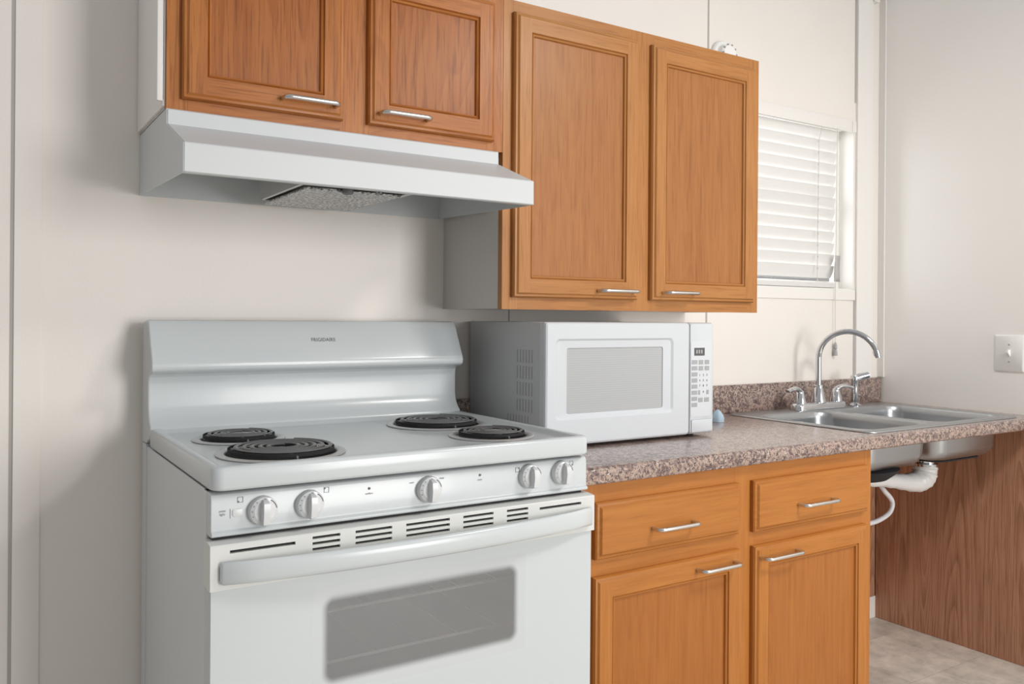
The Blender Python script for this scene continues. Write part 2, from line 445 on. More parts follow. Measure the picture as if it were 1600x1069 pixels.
# grey strips for the joints between wall panels
b = B(); b.box(1.779, 1.786, -0.0012, 0, 0.958, 2.74); struct(b.build('trim_5', joint_edge_grey, smooth=0))
b = B(); b.box(0.984, 0.988, -0.0012, 0, 0.958, 1.3); struct(b.build('trim_6', joint_edge_grey, smooth=0))
b = B(); b.box(2.584, 2.5925, -0.0012, 0, 0.958, 1.262); b.box(2.584, 2.5925, -0.0012, 0, 2.035, 2.74); struct(b.build('trim_7', joint_edge_grey, smooth=0))  # this strip paints the shade of the corner board's left edge
b = B(); b.box(2.68, 2.712, -0.022, 0, 2.447, 2.53); struct(b.build('trim_8', paint_trim, bevel=0.002))
b = B(); b.box(1.85, 2.747, -0.012, 0, 0, 0.085); struct(b.build('baseboard_back', paint_trim, bevel=0.002))

# window: casing, reveal, sash, pane
win = bpy.data.objects.new('window_1', None); COL.objects.link(win); win.location = (2.19, 0, HZ0); WL['window_1'] = Vector(win.location); struct(win)
b = B(); b.box(HX0 - 0.03, HX1 + 0.006, -0.005, 0.0, 1.262, 1.303); b.build('window_sill', paint_trim, win, bevel=0.001)
b = B()
b.box(HX1 - 0.004, HX1, 0, 0.1, HZ0, HZ1); b.box(HX0, HX0 + 0.004, 0, 0.1, HZ0, HZ1); b.box(HX0, HX1, 0, 0.1, HZ0, HZ0 + 0.004); b.box(HX0, HX1, 0, 0.1, HZ1 - 0.004, HZ1)
b.build('reveal', paint_trim, win, smooth=0)
b = B()
for q in ((HX0 + .004, HX0 + .034, HZ0 + .004, HZ1 - .004), (HX1 - .034, HX1 - .004, HZ0 + .004, HZ1 - .004), (HX0 + .034, HX1 - .034, HZ0 + .004, HZ0 + .034), (HX0 + .034, HX1 - .034, HZ1 - .034, HZ1 - .004), (HX0 + .034, HX1 - .034, 1.615, 1.64)):
    b.box(q[0], q[1], 0.062, 0.085, q[2], q[3], 0.002)
b.build('sash', paint_trim, win)
b = B(); b.box(HX0 + .03, HX1 - .03, 0.072, 0.075, HZ0 + .03, HZ1 - .03); b.build('pane', GLASS, win, smooth=0)

# blind
bl = thing('window_blind', (2.19, 0.02, 1.915), 'white horizontal slat blind, closed, hanging in the window beside the right wall', 'blind')
b = B(); b.box(HX0 + 0.003, 2.578, -0.014, -0.004, 1.915, 1.960, 0.001); b.box(2.552, 2.557, -0.0165, -0.0142, 1.916, 1.955); b.build('valance', paint_trim, bl)
b = B(); b.box(HX0 + 0.012, 2.53, 0.005, 0.05, 1.92, 1.953, 0.002); b.build('headrail', paint_trim, bl)
NS = 13
for i in range(NS):
    z = 1.898 - i * 0.0437
    x1 = 2.512 if i < 1 else 2.500 - 0.0012 * i
    prof = []
    for k in range(7):
        t_ = (k / 6 - 0.5) * 0.050; a = R(70)
        cv = 0.0035 * (1 - (k / 3 - 1) ** 2)
        prof.append((0.025 - t_ * cos(a) - cv * sin(a), z - 0.004 - t_ * sin(a) * -1 - cv * cos(a)))
    low = [(p[0] + 0.0028 * sin(a), p[1] + 0.0028 * cos(a) * 0 + 0.0002) for p in reversed(prof)]
    b = B(); b.prism(prof + low, HX0 + 0.014, x1); b.build('slat', blind_m, bl)
b = B(); b.box(HX0 + 0.014, 2.488, 0.006, 0.046, 1.308, 1.326, 0.004); b.build('bottom_rail', blind_m, bl)
def lx(z): return 2.43 + 0.0 * z
b = B(); b.tube([(2.385, -0.001, 1.914), (2.37, 0.0, 1.86), (2.368, 0.001, 1.6), (2.366, 0.001, 1.33)], 0.0011, 6)
for z in [1.86 - 0.0437 * i for i in range(13)]: b.lathe([(0.001, -0.004), (0.0026, 0), (0.001, 0.004)], (2.368, 0.0, z), 8)
b.build('ladder_cord', cord_m, bl)
b = B(); b.tube([(2.452, -0.020, 1.917), (2.453, -0.018, 1.7), (2.455, -0.015, 1.45), (2.457, -0.012, 1.262), (2.459, -0.012, 1.09)], 0.0012, 6); b.build('pull_cord', cord_m, bl)
b = B(); b.lathe([(0.002, 0.052), (0.006, 0.042), (0.007, 0.028), (0.004, 0.024), (0.007, 0.018), (0.0085, 0.0)], (2.460, -0.012, 1.048), 14); b.build('cord_tassel', ink_light, bl)
b = B(); b.loft([[(2.462 + 0.004 * sin(k), -0.004 - 0.002 * cos(k * 1.3), 1.432 - k * 0.0167), (2.494 + 0.003 * sin(k + .5), -0.004 + 0.002 * sin(k), 1.432 - k * 0.0167)] for k in range(7)], False, False, closed=False)
b.build('hanging_tag', tag_m, bl, solid=0.0008)['label'] = 'grey paper tag'

# wall light switch
sw = thing('light_switch', (2.7478, -0.511, 1.072), 'white toggle light switch plate on the right wall above the counter', 'light switch')
b = B(); b.loft([[(2.7478, y, z) for y, z in rrect(-.561, -.461, 1.007, 1.137, .004)], [(2.745, y, z) for y, z in rrect(-.561, -.461, 1.007, 1.137, .004)], [(2.7415, y, z) for y, z in rrect(-.557, -.465, 1.011, 1.133, .004)]]); b.build('plate', white_pl, sw)
b = B(); b.loft([[(2.742, y, z) for y, z in rrect(-.516, -.506, 1.058, 1.084, .001, 2)], [(2.727, y, z + .008) for y, z in rrect(-.515, -.507, 1.066, 1.076, .001, 2)]]); b.build('toggle', white_pl, sw)
for z in (1.042, 1.102):
    b = B(); b.lathe([(0.0032, 0), (0.0032, -0.0012), (0.002, -0.0016)], (2.7416, -.511, z), 12, 'x'); b.build('screw', ink_light, sw)

# round white fixture on the wall, half hidden behind the tall cabinet's top
fx = thing('smoke_alarm', (1.845, -0.001, 2.085), 'round white fixture on the wall peeking over the tall wall cabinet', 'smoke alarm')
b = B(); b.lathe([(0.052, 0.0), (0.052, -0.010), (0.047, -0.016), (0.04, -0.017)], (1.845, 0.0, 2.088), 36, 'y'); b.build('base', white_pl, fx)
b = B(); b.lathe([(0.036, -0.0165), (0.034, -0.036), (0.028, -0.042), (0.010, -0.044)], (1.845, 0.0, 2.088), 30, 'y'); b.build('cover', white_pl, fx)
b = B()
for k in range(10):
    a = k * 2 * pi / 10
    b.box(1.845 + .031 * cos(a) - .0025, 1.845 + .031 * cos(a) + .0025, -.043, -.036, 2.088 + .031 * sin(a) - .0025, 2.088 + .031 * sin(a) + .0025)
b.build('vent_grille', ink_light, fx)

# brown panel on the right wall below the counter
b = B(); b.box(2.722, 2.7475, -0.70, -0.013, 0.001, 0.818)
tag(b.build('end_panel', lam_brown, smooth=0), 'brown wood grain panel on the right wall under the counter end', 'panel')

b = B(); b.box(1.85, 2.7215, -0.009, -0.0005, 0.086, 0.818)
tag(b.build('back_panel', lam_brown, smooth=0), 'brown wood grain panel on the back wall beneath the sink', 'panel')

# ------------------------------------------------------------------ cabinets
def pull(parent, x0, x1, z, y, proj=0.028, r=0.0048):
    """bar pull, posts at x0/x1, cabinet face at y"""
    p = []
    k = 0.013
    for i in range(5):
        a = R(90 * i / 4); p.append((x0 + k * (1 - cos(a)) + 0.0, y - (proj - k) - k * sin(a), z))
    q = [(x0 + x1 - a_, b_, c_) for a_, b_, c_ in reversed(p)]
    b = B(); b.tube([(x0, y + 0.0005, z)] + p + q + [(x1, y + 0.0005, z)], r, 12)
    o = b.build('handle', nickel, parent); o['label'] = 'brushed nickel bar handle'
    return o


def rect(x0, x1, z0, z1, i, y): return [(x0 + i, y, z0 + i), (x1 - i, y, z0 + i), (x1 - i, y, z1 - i), (x0 + i, y, z1 - i)]


def door(parent, x0, x1, z0, z1, y, ws, hx=None, hz=None, st=0.046):
    """framed door; y is its back plane, grows toward -y"""
    b = B(); bm = b
    def ring(i0, y0, i1, y1):
        A = rect(x0, x1, z0, z1, i0, y0); C = rect(x0, x1, z0, z1, i1, y1)
        for k in range(4):
            b.slot = 1 if k in (0, 2) else 0
            j = (k + 1) % 4
            b.face([b.bm.verts.new(v) for v in (A[k], A[j], C[j], C[k])])
    ring(0, y, 0, y - .009); ring(0, y - .009, .003, y - .0145); ring(.003, y - .0145, .0075, y - .0155); ring(.0075, y - .0155, .0115, y - .0195)
    # flat frame with butted rails
    yf = y - .0195; a = .0115
    def q(xa, xb, za, zb, s):
        b.slot = s; b.face([b.bm.verts.new(v) for v in ((xa, yf, za), (xb, yf, za), (xb, yf, zb), (xa, yf, zb))])
    q(x0 + a, x0 + st, z0 + a, z1 - a, 0); q(x1 - st, x1 - a, z0 + a, z1 - a, 0)
    q(x0 + st, x1 - st, z0 + a, z0 + st, 1); q(x0 + st, x1 - st, z1 - st, z1 - a, 1)
    ring(st, yf, st + .0015, yf + .004); ring(st + .0015, yf + .004, st + .004, yf + .0015); ring(st + .004, yf + .0015, st + .0075, yf + .0035); ring(st + .0075, yf + .0035, st + .009, yf + .009)
    b.slot = 2; b.face([b.bm.verts.new(v) for v in rect(x0, x1, z0, z1, st + .009, yf + .009)])
    b.slot = 0; b.face([b.bm.verts.new(v) for v in rect(x0, x1, z0, z1, 0, y)])
    bmesh.ops.remove_doubles(b.bm, verts=b.bm.verts, dist=1e-5)
    o = b.build('door', list(ws), parent, at=((x0 + x1) / 2, y, z0), smooth=25)
    if hx: pull(o, hx[0], hx[1], hz, yf)
    return o


def drawer(parent, x0, x1, z0, z1, y, ws, hx, hz):
    b = B()
    lv = [(0, y), (0, y - .010), (.003, y - .0135), (.008, y - .0145), (.0125, y - .0195)]
    loops = [rect(x0, x1, z0, z1, i, yy) for i, yy in lv]
    b.loft(loops)
    o = b.build('drawer', ws[1], parent, at=((x0 + x1) / 2, y, z0), smooth=25)
    pull(o, hx[0], hx[1], hz, y - .0195)
    return o


def face_frame(parent, x0, x1, z0, z1, y, stiles, rails, ws):
    """stiles: list of (xa,xb); rails: list of (za,zb)"""
    b = B()
    for xa, xb in stiles: b.box(xa, xb, y, y + .019, z0, z1)
    b.slot = 1
    for za, zb in rails:
        for (a0, a1), (c0, c1) in zip(stiles, stiles[1:]): b.box(a1, c0, y, y + .019, za, zb)
    b.slot = 0
    return b.build('face_frame', [ws[0], ws[1]], parent, smooth=0)


def carcass(parent, x0, x1, y0, y1, z0, z1, m, bottom=True):
    b = B(); t = .012
    b.box(x0, x0 + t, y0, y1, z0, z1); b.box(x1 - t, x1, y0, y1, z0, z1); b.box(x0 + t, x1 - t, y1 - .006, y1, z0, z1)
    b.box(x0 + t, x1 - t, y0, y1 - .006, z0 + .004, z0 + .016); b.box(x0 + t, x1 - t, y0, y1 - .006, z1 - .016, z1 - .004)
    return b.build('body', m, parent, smooth=0)


# over the range
c1 = thing('wall_cabinet', (0.38, -0.15, 1.588), 'short reddish oak two-door wall cabinet directly above the white range hood', 'cabinet')
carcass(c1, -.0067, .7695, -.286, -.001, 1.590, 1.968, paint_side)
face_frame(c1, -.0067, .7695, 1.588, 1.968, -.305, [(-.0067, .036), (.350, .418), (.722, .7695)], [(1.588, 1.622), (1.93, 1.968)], W_RED)
door(c1, .0205, .354, 1.609, 1.945, -.305, W_RED, (.217, .333), 1.635)
door(c1, .412, .739, 1.609, 1.945, -.305, W_RED, (.4365, .553), 1.634)
b = B(); b.box(-.0225, -.0085, -.297, -.285, 1.603, 1.968, .002)
b.box(-.0115, -.0072, -.297, -.003, 1.594, 1.968); b.build('side_moulding', paint_trim, c1)['label'] = 'white edge strip'
# tall
c2 = thing('wall_cabinet', (1.227, -0.15, 1.204), 'tall tan oak two-door wall cabinet above the microwave', 'cabinet')
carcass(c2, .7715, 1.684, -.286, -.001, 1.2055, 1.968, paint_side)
face_frame(c2, .7705, 1.685, 1.204, 1.968, -.305, [(.7705, .815), (1.18, 1.262), (1.640, 1.685)], [(1.204, 1.25), (1.925, 1.968)], W_TAN)
door(c2, .796, 1.197, 1.234, 1.937, -.305, W_TAN, (1.055, 1.177), 1.2555)
door(c2, 1.246, 1.657, 1.234, 1.937, -.305, W_TAN, (1.283, 1.400), 1.2555)
# base
c3 = thing('base_cabinet', (1.31, -0.3, 0), 'golden oak base cabinet with two drawers and two doors beside the range', 'cabinet')
BX0, BX1 = .785, 1.816
carcass(c3, BX0 + .003, BX1 - .001, -.585, -.014, .10, .8205, W_GOLD[0])
face_frame(c3, BX0, BX1, .10, .821, -.604, [(BX0, .835), (1.262, 1.335), (1.772, BX1)], [(.10, .135), (.600, .668), (.768, .821)], W_GOLD)
b = B(); b.box(BX0 + .01, BX1 - .01, -.54, -.525, 0, .10); b.build('toe_kick', W_GOLD[1], c3, smooth=0)
b = B(); b.box(BX0 + .05, BX1 - .05, -.5845, -.560, .14, .60); b.build('shelf_back', W_GOLD[0], c3, smooth=0) if False else b.bm.free()
drawer(c3, .822, 1.2705, .655, .780, -.604, W_GOLD, (.980, 1.105), .7075)
drawer(c3, 1.323, 1.786, .651, .780, -.604, W_GOLD, (1.483, 1.619), .7055)
door(c3, .818, 1.275, .125, .617, -.604, W_GOLD, (1.121, 1.246), .5915)
door(c3, 1.324, 1.783, .125, .616, -.604, W_GOLD, (1.341, 1.476), .588)

# ------------------------------------------------------------------ worktop
CT, CB, CF = .860, .822, -.629
wt = thing('countertop', (1.76, -0.3, CB), 'speckled brown granite-look laminate countertop with low backsplash', 'countertop')
prof = [(0.0 - .001, CB), (-.001, CT)]
r_ = .012
prof = [(-.001, CT)] + [(CF + r_ - r_ * sin(R(a)), CT - r_ + r_ * cos(R(a))) for a in (0, 22.5, 45, 67.5, 90)] + [(CF + .006 - .006 * cos(R(a)), CB + .006 - .006 * sin(R(a))) for a in (0, 45, 90)] + [(-.001, CB)]
SX0, SX1, SY0, SY1 = 1.832, 2.655, -.595, -.045     # sink rim extents
hx0, hx1, hy0, hy1 = SX0 + .015, SX1 - .015, SY0 + .014, SY1 - .014
b = B()
b.prism(prof, .776, hx0); b.prism(prof, hx1, 2.7475)
b.prism([(hy0, CT)] + prof[1:-1] + [(hy0, CB)], hx0, hx1)
b.prism([(-.001, CT), (hy1, CT), (hy1, CB), (-.001, CB)], hx0, hx1)
b.build('worktop', GRAN, wt, smooth=50)
b = B(); b.box(.776, 2.742, -.019, -.0013, CT, .957, .0025); b.build('backsplash', GRAN, wt)

# ------------------------------------------------------------------ sink
sk = thing('kitchen_sink', (2.24, -.32, CT), 'double bowl stainless steel drop-in sink in the countertop', 'sink')
def bowl_loops(x0, x1, y0, y1):
    L = []
    for ins, z, r in ((0, .8645, .055), (.003, .8635, .055), (.007, .858, .055), (.009, .84, .055), (.013, .765, .055), (.018, .748, .06), (.032, .735, .06), (.055, .7305, .05)):
        L.append([(x, y, z) for x, y in rrect(x0 + ins, x1 - ins, y0 + ins, y1 - ins, max(r - ins * .3, .02), 8)])
    return L
bowls = [(1.866, 2.212, -.558, -.140), (2.240, 2.628, -.558, -.140)]
b = B()
outer = rrect(SX0, SX1, SY0, SY1, .035, 8)
oloops = [[(x, y, CT + .0004) for x, y in outer], [(x, y, .8635) for x, y in rrect(SX0 + .002, SX1 - .002, SY0 + .002, SY1 - .002, .034, 8)], [(x, y, .8652) for x, y in rrect(SX0 + .006, SX1 - .006, SY0 + .006, SY1 - .006, .031, 8)], [(x, y, .8645) for x, y in rrect(SX0 + .010, SX1 - .010, SY0 + .010, SY1 - .010, .028, 8)]]
edges = []
def addloops(L):
    rings = [[b.bm.verts.new(p) for p in lp] for lp in L]
    n = len(rings[0])
    for a_, c_ in zip(rings, rings[1:]):
        for i in range(n): b.face([a_[i], a_[(i + 1) % n], c_[(i + 1) % n], c_[i]])
    return rings
ro = addloops(oloops); ring_o = ro[-1]
sets = [ring_o]
for q in bowls:
    rb = addloops(bowl_loops(*q)); sets.append(rb[0]); b.face(rb[-1])
for s_ in sets:
    for i in range(len(s_)):
        e_ = b.bm.edges.get((s_[i], s_[(i + 1) % len(s_)])); edges.append(e_)
bmesh.ops.triangle_fill(b.bm, use_beauty=True, use_dissolve=False, edges=edges)
b.build('basin', STEEL, sk, smooth=50, solid=0.0011)
for q in bowls:
    cx, cy = (q[0] + q[1]) / 2, (q[2] + q[3]) / 2
    if q[0] > 2.2: cx, cy = 2.475, -.365
    b = B(); b.lathe([(.043, .0), (.043, .003), (.034, .003), (.030, .0015), (.012, .0015), (.010, .006), (.003, .007)], (cx, cy, .7312), 24); b.build('drain_strainer', chrome, sk)
b = B()
b.lathe([(.030, .045), (.13, .0445), (.155, .040), (.150, .030), (.12, .006), (.08, 0)], (2.02, -.38, .6835), 36); b.build('undercoating_pad', black_rub, sk)['label'] = 'black undercoating under the left bowl'
b = B(); b.loft([[(x, y, z) for x, y in rrect(2.30, 2.575, -.515, -.18, .05, 6)] for z in (.7285, .724)]); b.build('undercoating_pad', black_rub, sk)['label'] = 'black undercoating under the right bowl'

# drain fitting under right bowl
dr = thing('drain_pipe', (2.475, -.365, .58), 'white plastic drain pipe elbow under the right sink bowl', 'pipe')
b = B(); b.lathe([(.040, .7235), (.046, .719), (.046, .708), (.038, .703), (.036, .692), (.046, .690), (.046, .681), (.036, .680)], (2.475, -.365, 0), 28); b.build('tailpiece', chrome, dr)['label'] = 'chrome strainer body'
path = []; rad = []
ctrl = [(2.475, -.365, .682), (2.474, -.365, .662), (2.468, -.365, .643), (2.450, -.363, .630), (2.42, -.360, .626), (2.38, -.355, .629), (2.33, -.350, .637), (2.27, -.345, .646), (2.18, -.33, .652), (2.08, -.32, .654)]
rr = [.040, .041, .041, .038, .033, .028, .025, .023, .021, .020]
pts = []
for i in range(len(ctrl) - 1):
    p0, p1 = Vector(ctrl[i]), Vector(ctrl[i + 1])
    for k in range(4):
        t_ = k / 4; pts.append(p0.lerp(p1, t_)); rad.append(rr[i] * (1 - t_) + rr[i + 1] * t_)
pts.append(Vector(ctrl[-1])); rad.append(rr[-1])
rad2 = [r * (1.07 if (i % 4) == 2 else 1.0) for i, r in enumerate(rad)]
b = B(); b.tube(pts, rad2, 20); b.build('elbow', pvc, dr, smooth=30)
# hose
def bez(P, n=10):
    out = []
    P = [Vector(p) for p in P]
    for i in range(len(P) - 1):
        p0 = P[max(i - 1, 0)]; p1 = P[i]; p2 = P[i + 1]; p3 = P[min(i + 2, len(P) - 1)]
        for k in range(n):
            t = k / n
            out.append(0.5 * ((2 * p1) + (-p0 + p2) * t + (2 * p0 - 5 * p1 + 4 * p2 - p3) * t * t + (-p0 + 3 * p1 - 3 * p2 + p3) * t ** 3))
    out.append(P[-1]); return out
b = B(); b.tube(bez([(2.30, -.300, .640), (2.335, -.30, .600), (2.385, -.30, .555), (2.375, -.30, .518), (2.32, -.30, .498), (2.25, -.30, .492), (2.12, -.30, .495), (1.98, -.30, .52), (1.90, -.25, .60), (1.88, -.06, .66)]), .0085, 12)
tag(b.build('drain_hose', hose_m), 'thin milky plastic hose curling down beneath the sink drain pipe', 'hose')

# ------------------------------------------------------------------ faucet
fc = thing('kitchen_faucet', (2.245, -.100, .865), 'chrome gooseneck faucet with two lever handles on the sink ledge', 'faucet')
DY = -.100
b = B()
def dk(i, z): return [(x, y, z) for x, y in rrect(2.108 + i, 2.382 - i, DY - .029 + i, DY + .029 - i, .028 - i, 8)]
b.loft([dk(0, .8655), dk(0, .880), dk(.003, .886), dk(.008, .889), dk(.013, .8895)]); b.build('deck_plate', chrome, fc)
b = B(); b.lathe([(.027, .888), (.0265, .894), (.022, .912), (.0175, .938), (.0165, .941), (.0165, .948), (.0125, .951)], (2.245, DY, 0), 28); b.build('spout_base', chrome, fc)
dx_, dy_ = .475, -.88
RAD = .098
pth = [(2.245, DY, .945), (2.245, DY, .99), (2.245, DY, 1.046)]
for k in range(1, 21):
    a = pi * k / 20 * 0.93
    s_ = RAD * (1 - cos(a)); pth.append((2.245 + dx_ * s_, DY + dy_ * s_, 1.046 + RAD * sin(a)))
b = B(); b.tube(pth, [.0105] * 5 + [.0098] * (len(pth) - 5), 16); b.build('spout', chrome, fc)
e1 = Vector(pth[-1]); d1 = (Vector(pth[-1]) - Vector(pth[-2])).normalized()
b = B(); b.tube([e1 - d1 * .012, e1 - d1 * .011, e1 + d1 * .006, e1 + d1 * .007, e1 + d1 * .014], [.0098, .0125, .0125, .010, .010], 16); b.build('aerator', chrome, fc)
for sg, hx in ((-1, 2.145), (1, 2.345)):
    b = B(); b.lathe([(.0225, .888), (.022, .894), (.0185, .908), (.0155, .922), (.0125, .931), (.006, .938)], (hx, DY, 0), 24)
    P = bez([(hx, DY, .922), (hx + sg * .008, DY - .002, .935), (hx + sg * .03, DY - .006, .942), (hx + sg * .055, DY - .010, .941), (hx + sg * .082, DY - .014, .935)], 5)
    n_ = len(P); b.tube(P, [.011 - .003 * i / n_ for i in range(n_)], 12, flat=[1 - .45 * i / n_ for i in range(n_)])
    b.build('lever_handle', chrome, fc)
sr = thing('side_sprayer', (2.455, -.100, .865), 'chrome side sprayer standing right of the faucet by the wall corner', 'sprayer')
b = B(); b.lathe([(.025, .8655), (.025, .869), (.019, .873), (.014, .877)], (2.455, DY, 0), 24); b.build('base', chrome, sr)
b = B(); b.lathe([(.012, .876), (.0135, .885), (.0125, .93), (.0135, .958), (.016, .970), (.013, .978)], (2.455, DY, 0), 20)
b.tube([(2.452, DY, .966), (2.475, DY - .012, .974), (2.500, DY - .025, .980)], [.0135, .0135, .0125], 14); b.build('spray_head', chrome, sr)

# ------------------------------------------------------------------ microwave
mw = thing('microwave_oven', (1.13, -.2, .860), 'white countertop microwave oven standing between the range and the sink', 'microwave')
MX0, MX1, MY0, MY1, MZ0, MZ1 = .845, 1.418, -.388, -.020, .868, 1.1735
b = B(); b.box(MX0 + .001, MX1 - .002, -.362, MY1, MZ0 + .002, MZ1, .003); b.build('body', micro_side, mw)
for x in (MX0 + .04, MX1 - .05):
    for y in (-.34, -.06):
        b = B(); b.lathe([(.012, .8603), (.013, .8625), (.013, .872)], (x, y, 0), 16); b.build('foot', black_rub, mw)
DX1 = 1.3225
# door: frame ring lofted round a recessed window
def fr(x0, x1, z0, z1, r, y, n=6): return [(x, y, z) for x, z in rrect(x0, x1, z0, z1, r, n)]
b = B()
b.loft([fr(MX0, DX1, MZ0, MZ1, .006, -.363), fr(MX0, DX1, MZ0, MZ1, .006, -.380), fr(MX0 + .002, DX1 - .001, MZ0 + .002, MZ1 - .002, .006, -.3855), fr(MX0 + .006, DX1 - .002, MZ0 + .006, MZ1 - .005, .006, MY0),
        fr(.874, 1.264, .932, 1.132, .012, MY0), fr(.880, 1.258, .938, 1.127, .012, MY0 + .004), fr(.9125, 1.2305, .946, 1.109, .006, MY0 + .0055), fr(.9135, 1.2295, .947, 1.108, .006, MY0 + .0085)], True, True)
md = b.build('door', micro_white, mw, smooth=18)
b = B(); b.loft([fr(.9137, 1.2293, .9472, 1.1078, .006, MY0 + .0083), fr(.9137, 1.2293, .9472, 1.1078, .006, MY0 + .0073)]); b.build('window', MWIN, md)['label'] = 'pale grey screened window'
b = B(); b.loft([fr(DX1 + .002, MX1, MZ0, MZ1, .006, -.363), fr(DX1 + .002, MX1, MZ0, MZ1, .006, -.378), fr(DX1 + .003, MX1 - .003, MZ0 + .002, MZ1 - .002, .006, -.3855), fr(DX1 + .004, MX1 - .007, MZ0 + .005, MZ1 - .005, .006, MY0)])
cp = b.build('control_panel', micro_white, mw)
YF = MY0 - .0003
b = B(); b.loft([fr(1.3275, 1.4055, .916, 1.122, .006, MY0 + .0004), fr(1.3275, 1.4055, .916, 1.122, .006, MY0 - .0008)]); b.build('keypad_overlay', simple('keypad_overlay_white', (0.62, 0.65, 0.68), 0.35), cp)
YK = MY0 - .0009
b = B(); b.box(1.340, 1.379, YK - .0006, YK + .0004, 1.083, 1.1045); b.build('display', lcd, cp)
b = B()
for k, x in enumerate((1.347, 1.356, 1.365)): b.box(x, x + .005, YK - .0009, YK - .0005, 1.089, 1.099)
b.build('display_digits', ink_light, cp)
def key(x0, x1, z0, z1):
    b = B(); b.box(x0, x1, YK - .0007, YK + .0003, z0, z1, .0003, 1); return b.build('button', key_m, cp)
zr = [1.0655 - .0167 * i for i in range(8)]
for z in zr: key(1.331, 1.352, z - .0055, z + .0055)
for z in zr[:2]:
    key(1.3575, 1.374, z - .0065, z + .0055); key(1.380, 1.397, z - .0065, z + .0055)
z = zr[5]; key(1.356, 1.363, z - .006, z + .006); key(1.387, 1.396, z - .006, z + .006)
z = zr[6] - .004; key(1.3565, 1.373, z - .006, z + .006); key(1.379, 1.397, z - .006, z + .006)
for r0, row in enumerate(('123', '456', '789')):
    for c0, ch in enumerate(row): text('digit', ch, .0085, (1.3615 + .0135 * c0, YK - .0004, zr[2] - .003 - .0145 * r0), ink, cp)
text('digit', '0', .0085, (1.375, YK - .0004, zr[5] + .001), ink, cp)
b = B(); b.loft([fr(1.331, 1.408, .874, .9075, .002, MY0 + .001, 3), fr(1.331, 1.408, .874, .9075, .002, MY0 - .0025, 3), fr(1.333, 1.406, .876, .9055, .002, MY0 - .0035, 3)]); b.build('door_release_button', micro_white, cp)
b = B(); b.loft([fr(1.3298, 1.4092, .8728, .9087, .002, MY0 + .0005, 3), fr(1.3298, 1.4092, .8728, .9087, .002, MY0 - .0004, 3)]); b.build('button_gap', ink_light, cp)
# side vents
for g, (zt, zb) in enumerate(((1.103, 1.071), (1.062, 1.030), (1.021, .988), (.979, .947), )):
    b = B()
    for k in range(6):
        y = -.2625 - .0132 * k; b.box(MX0 + .0002, MX0 + .002, y - .0016, y + .0016, zb, zt)
    b.build('side_vent', ink_light, mw, smooth=0)
b = B()
for k in range(8): b.box(MX0 + .0002, MX0 + .002, -.219 - .0132 * k - .0016, -.219 - .0132 * k + .0016, .905, .937)
b.build('side_vent', ink_light, mw, smooth=0)

# pale blue item behind the microwave corner
b = B(); b.loft([[(1.660 + .75 * s * cos(a) * (1 + .25 * sin(3 * a + h)), -.172 + .75 * s * sin(a) * (1 + .2 * cos(2 * a)), .8605 + h) for a in [k * pi / 6 for k in range(12)]] for h, s in ((0, .028), (.012, .030), (.024, .024), (.034, .012), (.038, .004))])
tag(b.build('dish_cloth', blue_m, smooth=60), 'small pale blue crumpled cloth behind the right edge of the microwave', 'cloth')

# ------------------------------------------------------------------ range
rg = thing('electric_range', (.381, -.33, 0), 'white freestanding electric coil range with oven and five knobs', 'stove')
RX0, RX1 = 0.0, .762
b = B()
b.box(RX0 + .001, RX1 - .001, -.058, -.018, .05, .8985)                      # rear flange
b.box(RX0 + .004, RX0 + .02, -.60, -.058, .04, .893); b.box(RX1 - .02, RX1 - .004, -.60, -.058, .04, .893)
b.box(RX0 + .001, RX0 + .02, -.625, -.600, .04, .893); b.box(RX1 - .02, RX1 - .001, -.625, -.600, .04, .893)
b.box(RX0 + .02, RX1 - .02, -.62, -.058, .04, .06); b.box(RX0 + .02, RX1 - .02, -.62, -.018, .80, .895)
b.build('body', enamel_side, rg, bevel=.002)
# oven cavity
b = B(); cx0, cx1, cy0, cy1, cz0, cz1 = .10, .665, -.622, -.14, .33, .735
b.box(cx0, cx1, cy1, cy1 + .01, cz0, cz1); b.box(cx0 - .01, cx0, cy0, cy1 + .01, cz0 - .01, cz1 + .01); b.box(cx1, cx1 + .01, cy0, cy1 + .01, cz0 - .01, cz1 + .01)
b.box(cx0, cx1, cy0, cy1, cz0 - .01, cz0); b.box(cx0, cx1, cy0, cy1, cz1, cz1 + .01)
cav = b.build('oven_cavity', oven_in, rg, smooth=0)
for rz in (.644, .550):
    b = B()
    for x in [.14 + .09 * i for i in range(6)]: b.tube([(x, -.58, rz), (x, -.17, rz)], .0006, 5)
    for y, rr_ in ((-.585, .0030), (-.17, .0022)): b.tube([(.105, y, rz), (.66, y, rz)], rr_, 6)
    b.build('oven_rack', rack_m, rg)['label'] = 'wire oven rack seen through the oven window'
# cooktop
ct = []
def cl(i, z, r): return [(x, y, z) for x, y in rrect(RX0 + i, RX1 + .004 - i, -.667 + i, -.100 - i, r, 7)]
b = B(); b.loft([cl(.004, .8985, .02), cl(.001, .900, .02), cl(0, .904, .02), cl(0, .930, .02), cl(.0015, .9345, .02), cl(.005, .937, .018), cl(.014, .9375, .015), cl(.020, .935, .012), cl(.026, .9285, .010), cl(.034, .926, .008)], False, False)
BURN = [(.166, -.497, .118, 5), (.146, -.277, .0925, 4), (.615, -.262, .118, 5), (.627, -.497, .0925, 4)]
b.bm.verts.ensure_lookup_table(); lastring = list(b.bm.verts)[-32:]
_ed = [b.bm.edges.get((lastring[i], lastring[(i + 1) % 32])) for i in range(32)]
for bx_, by_, br_, _t in BURN:
    hv = [b.bm.verts.new((bx_ + (br_ - .008) * cos(2 * pi * i / 40), by_ + (br_ - .008) * sin(2 * pi * i / 40), .926)) for i in range(40)]
    _ed += [b.bm.edges.new((hv[i], hv[(i + 1) % 40])) for i in range(40)]
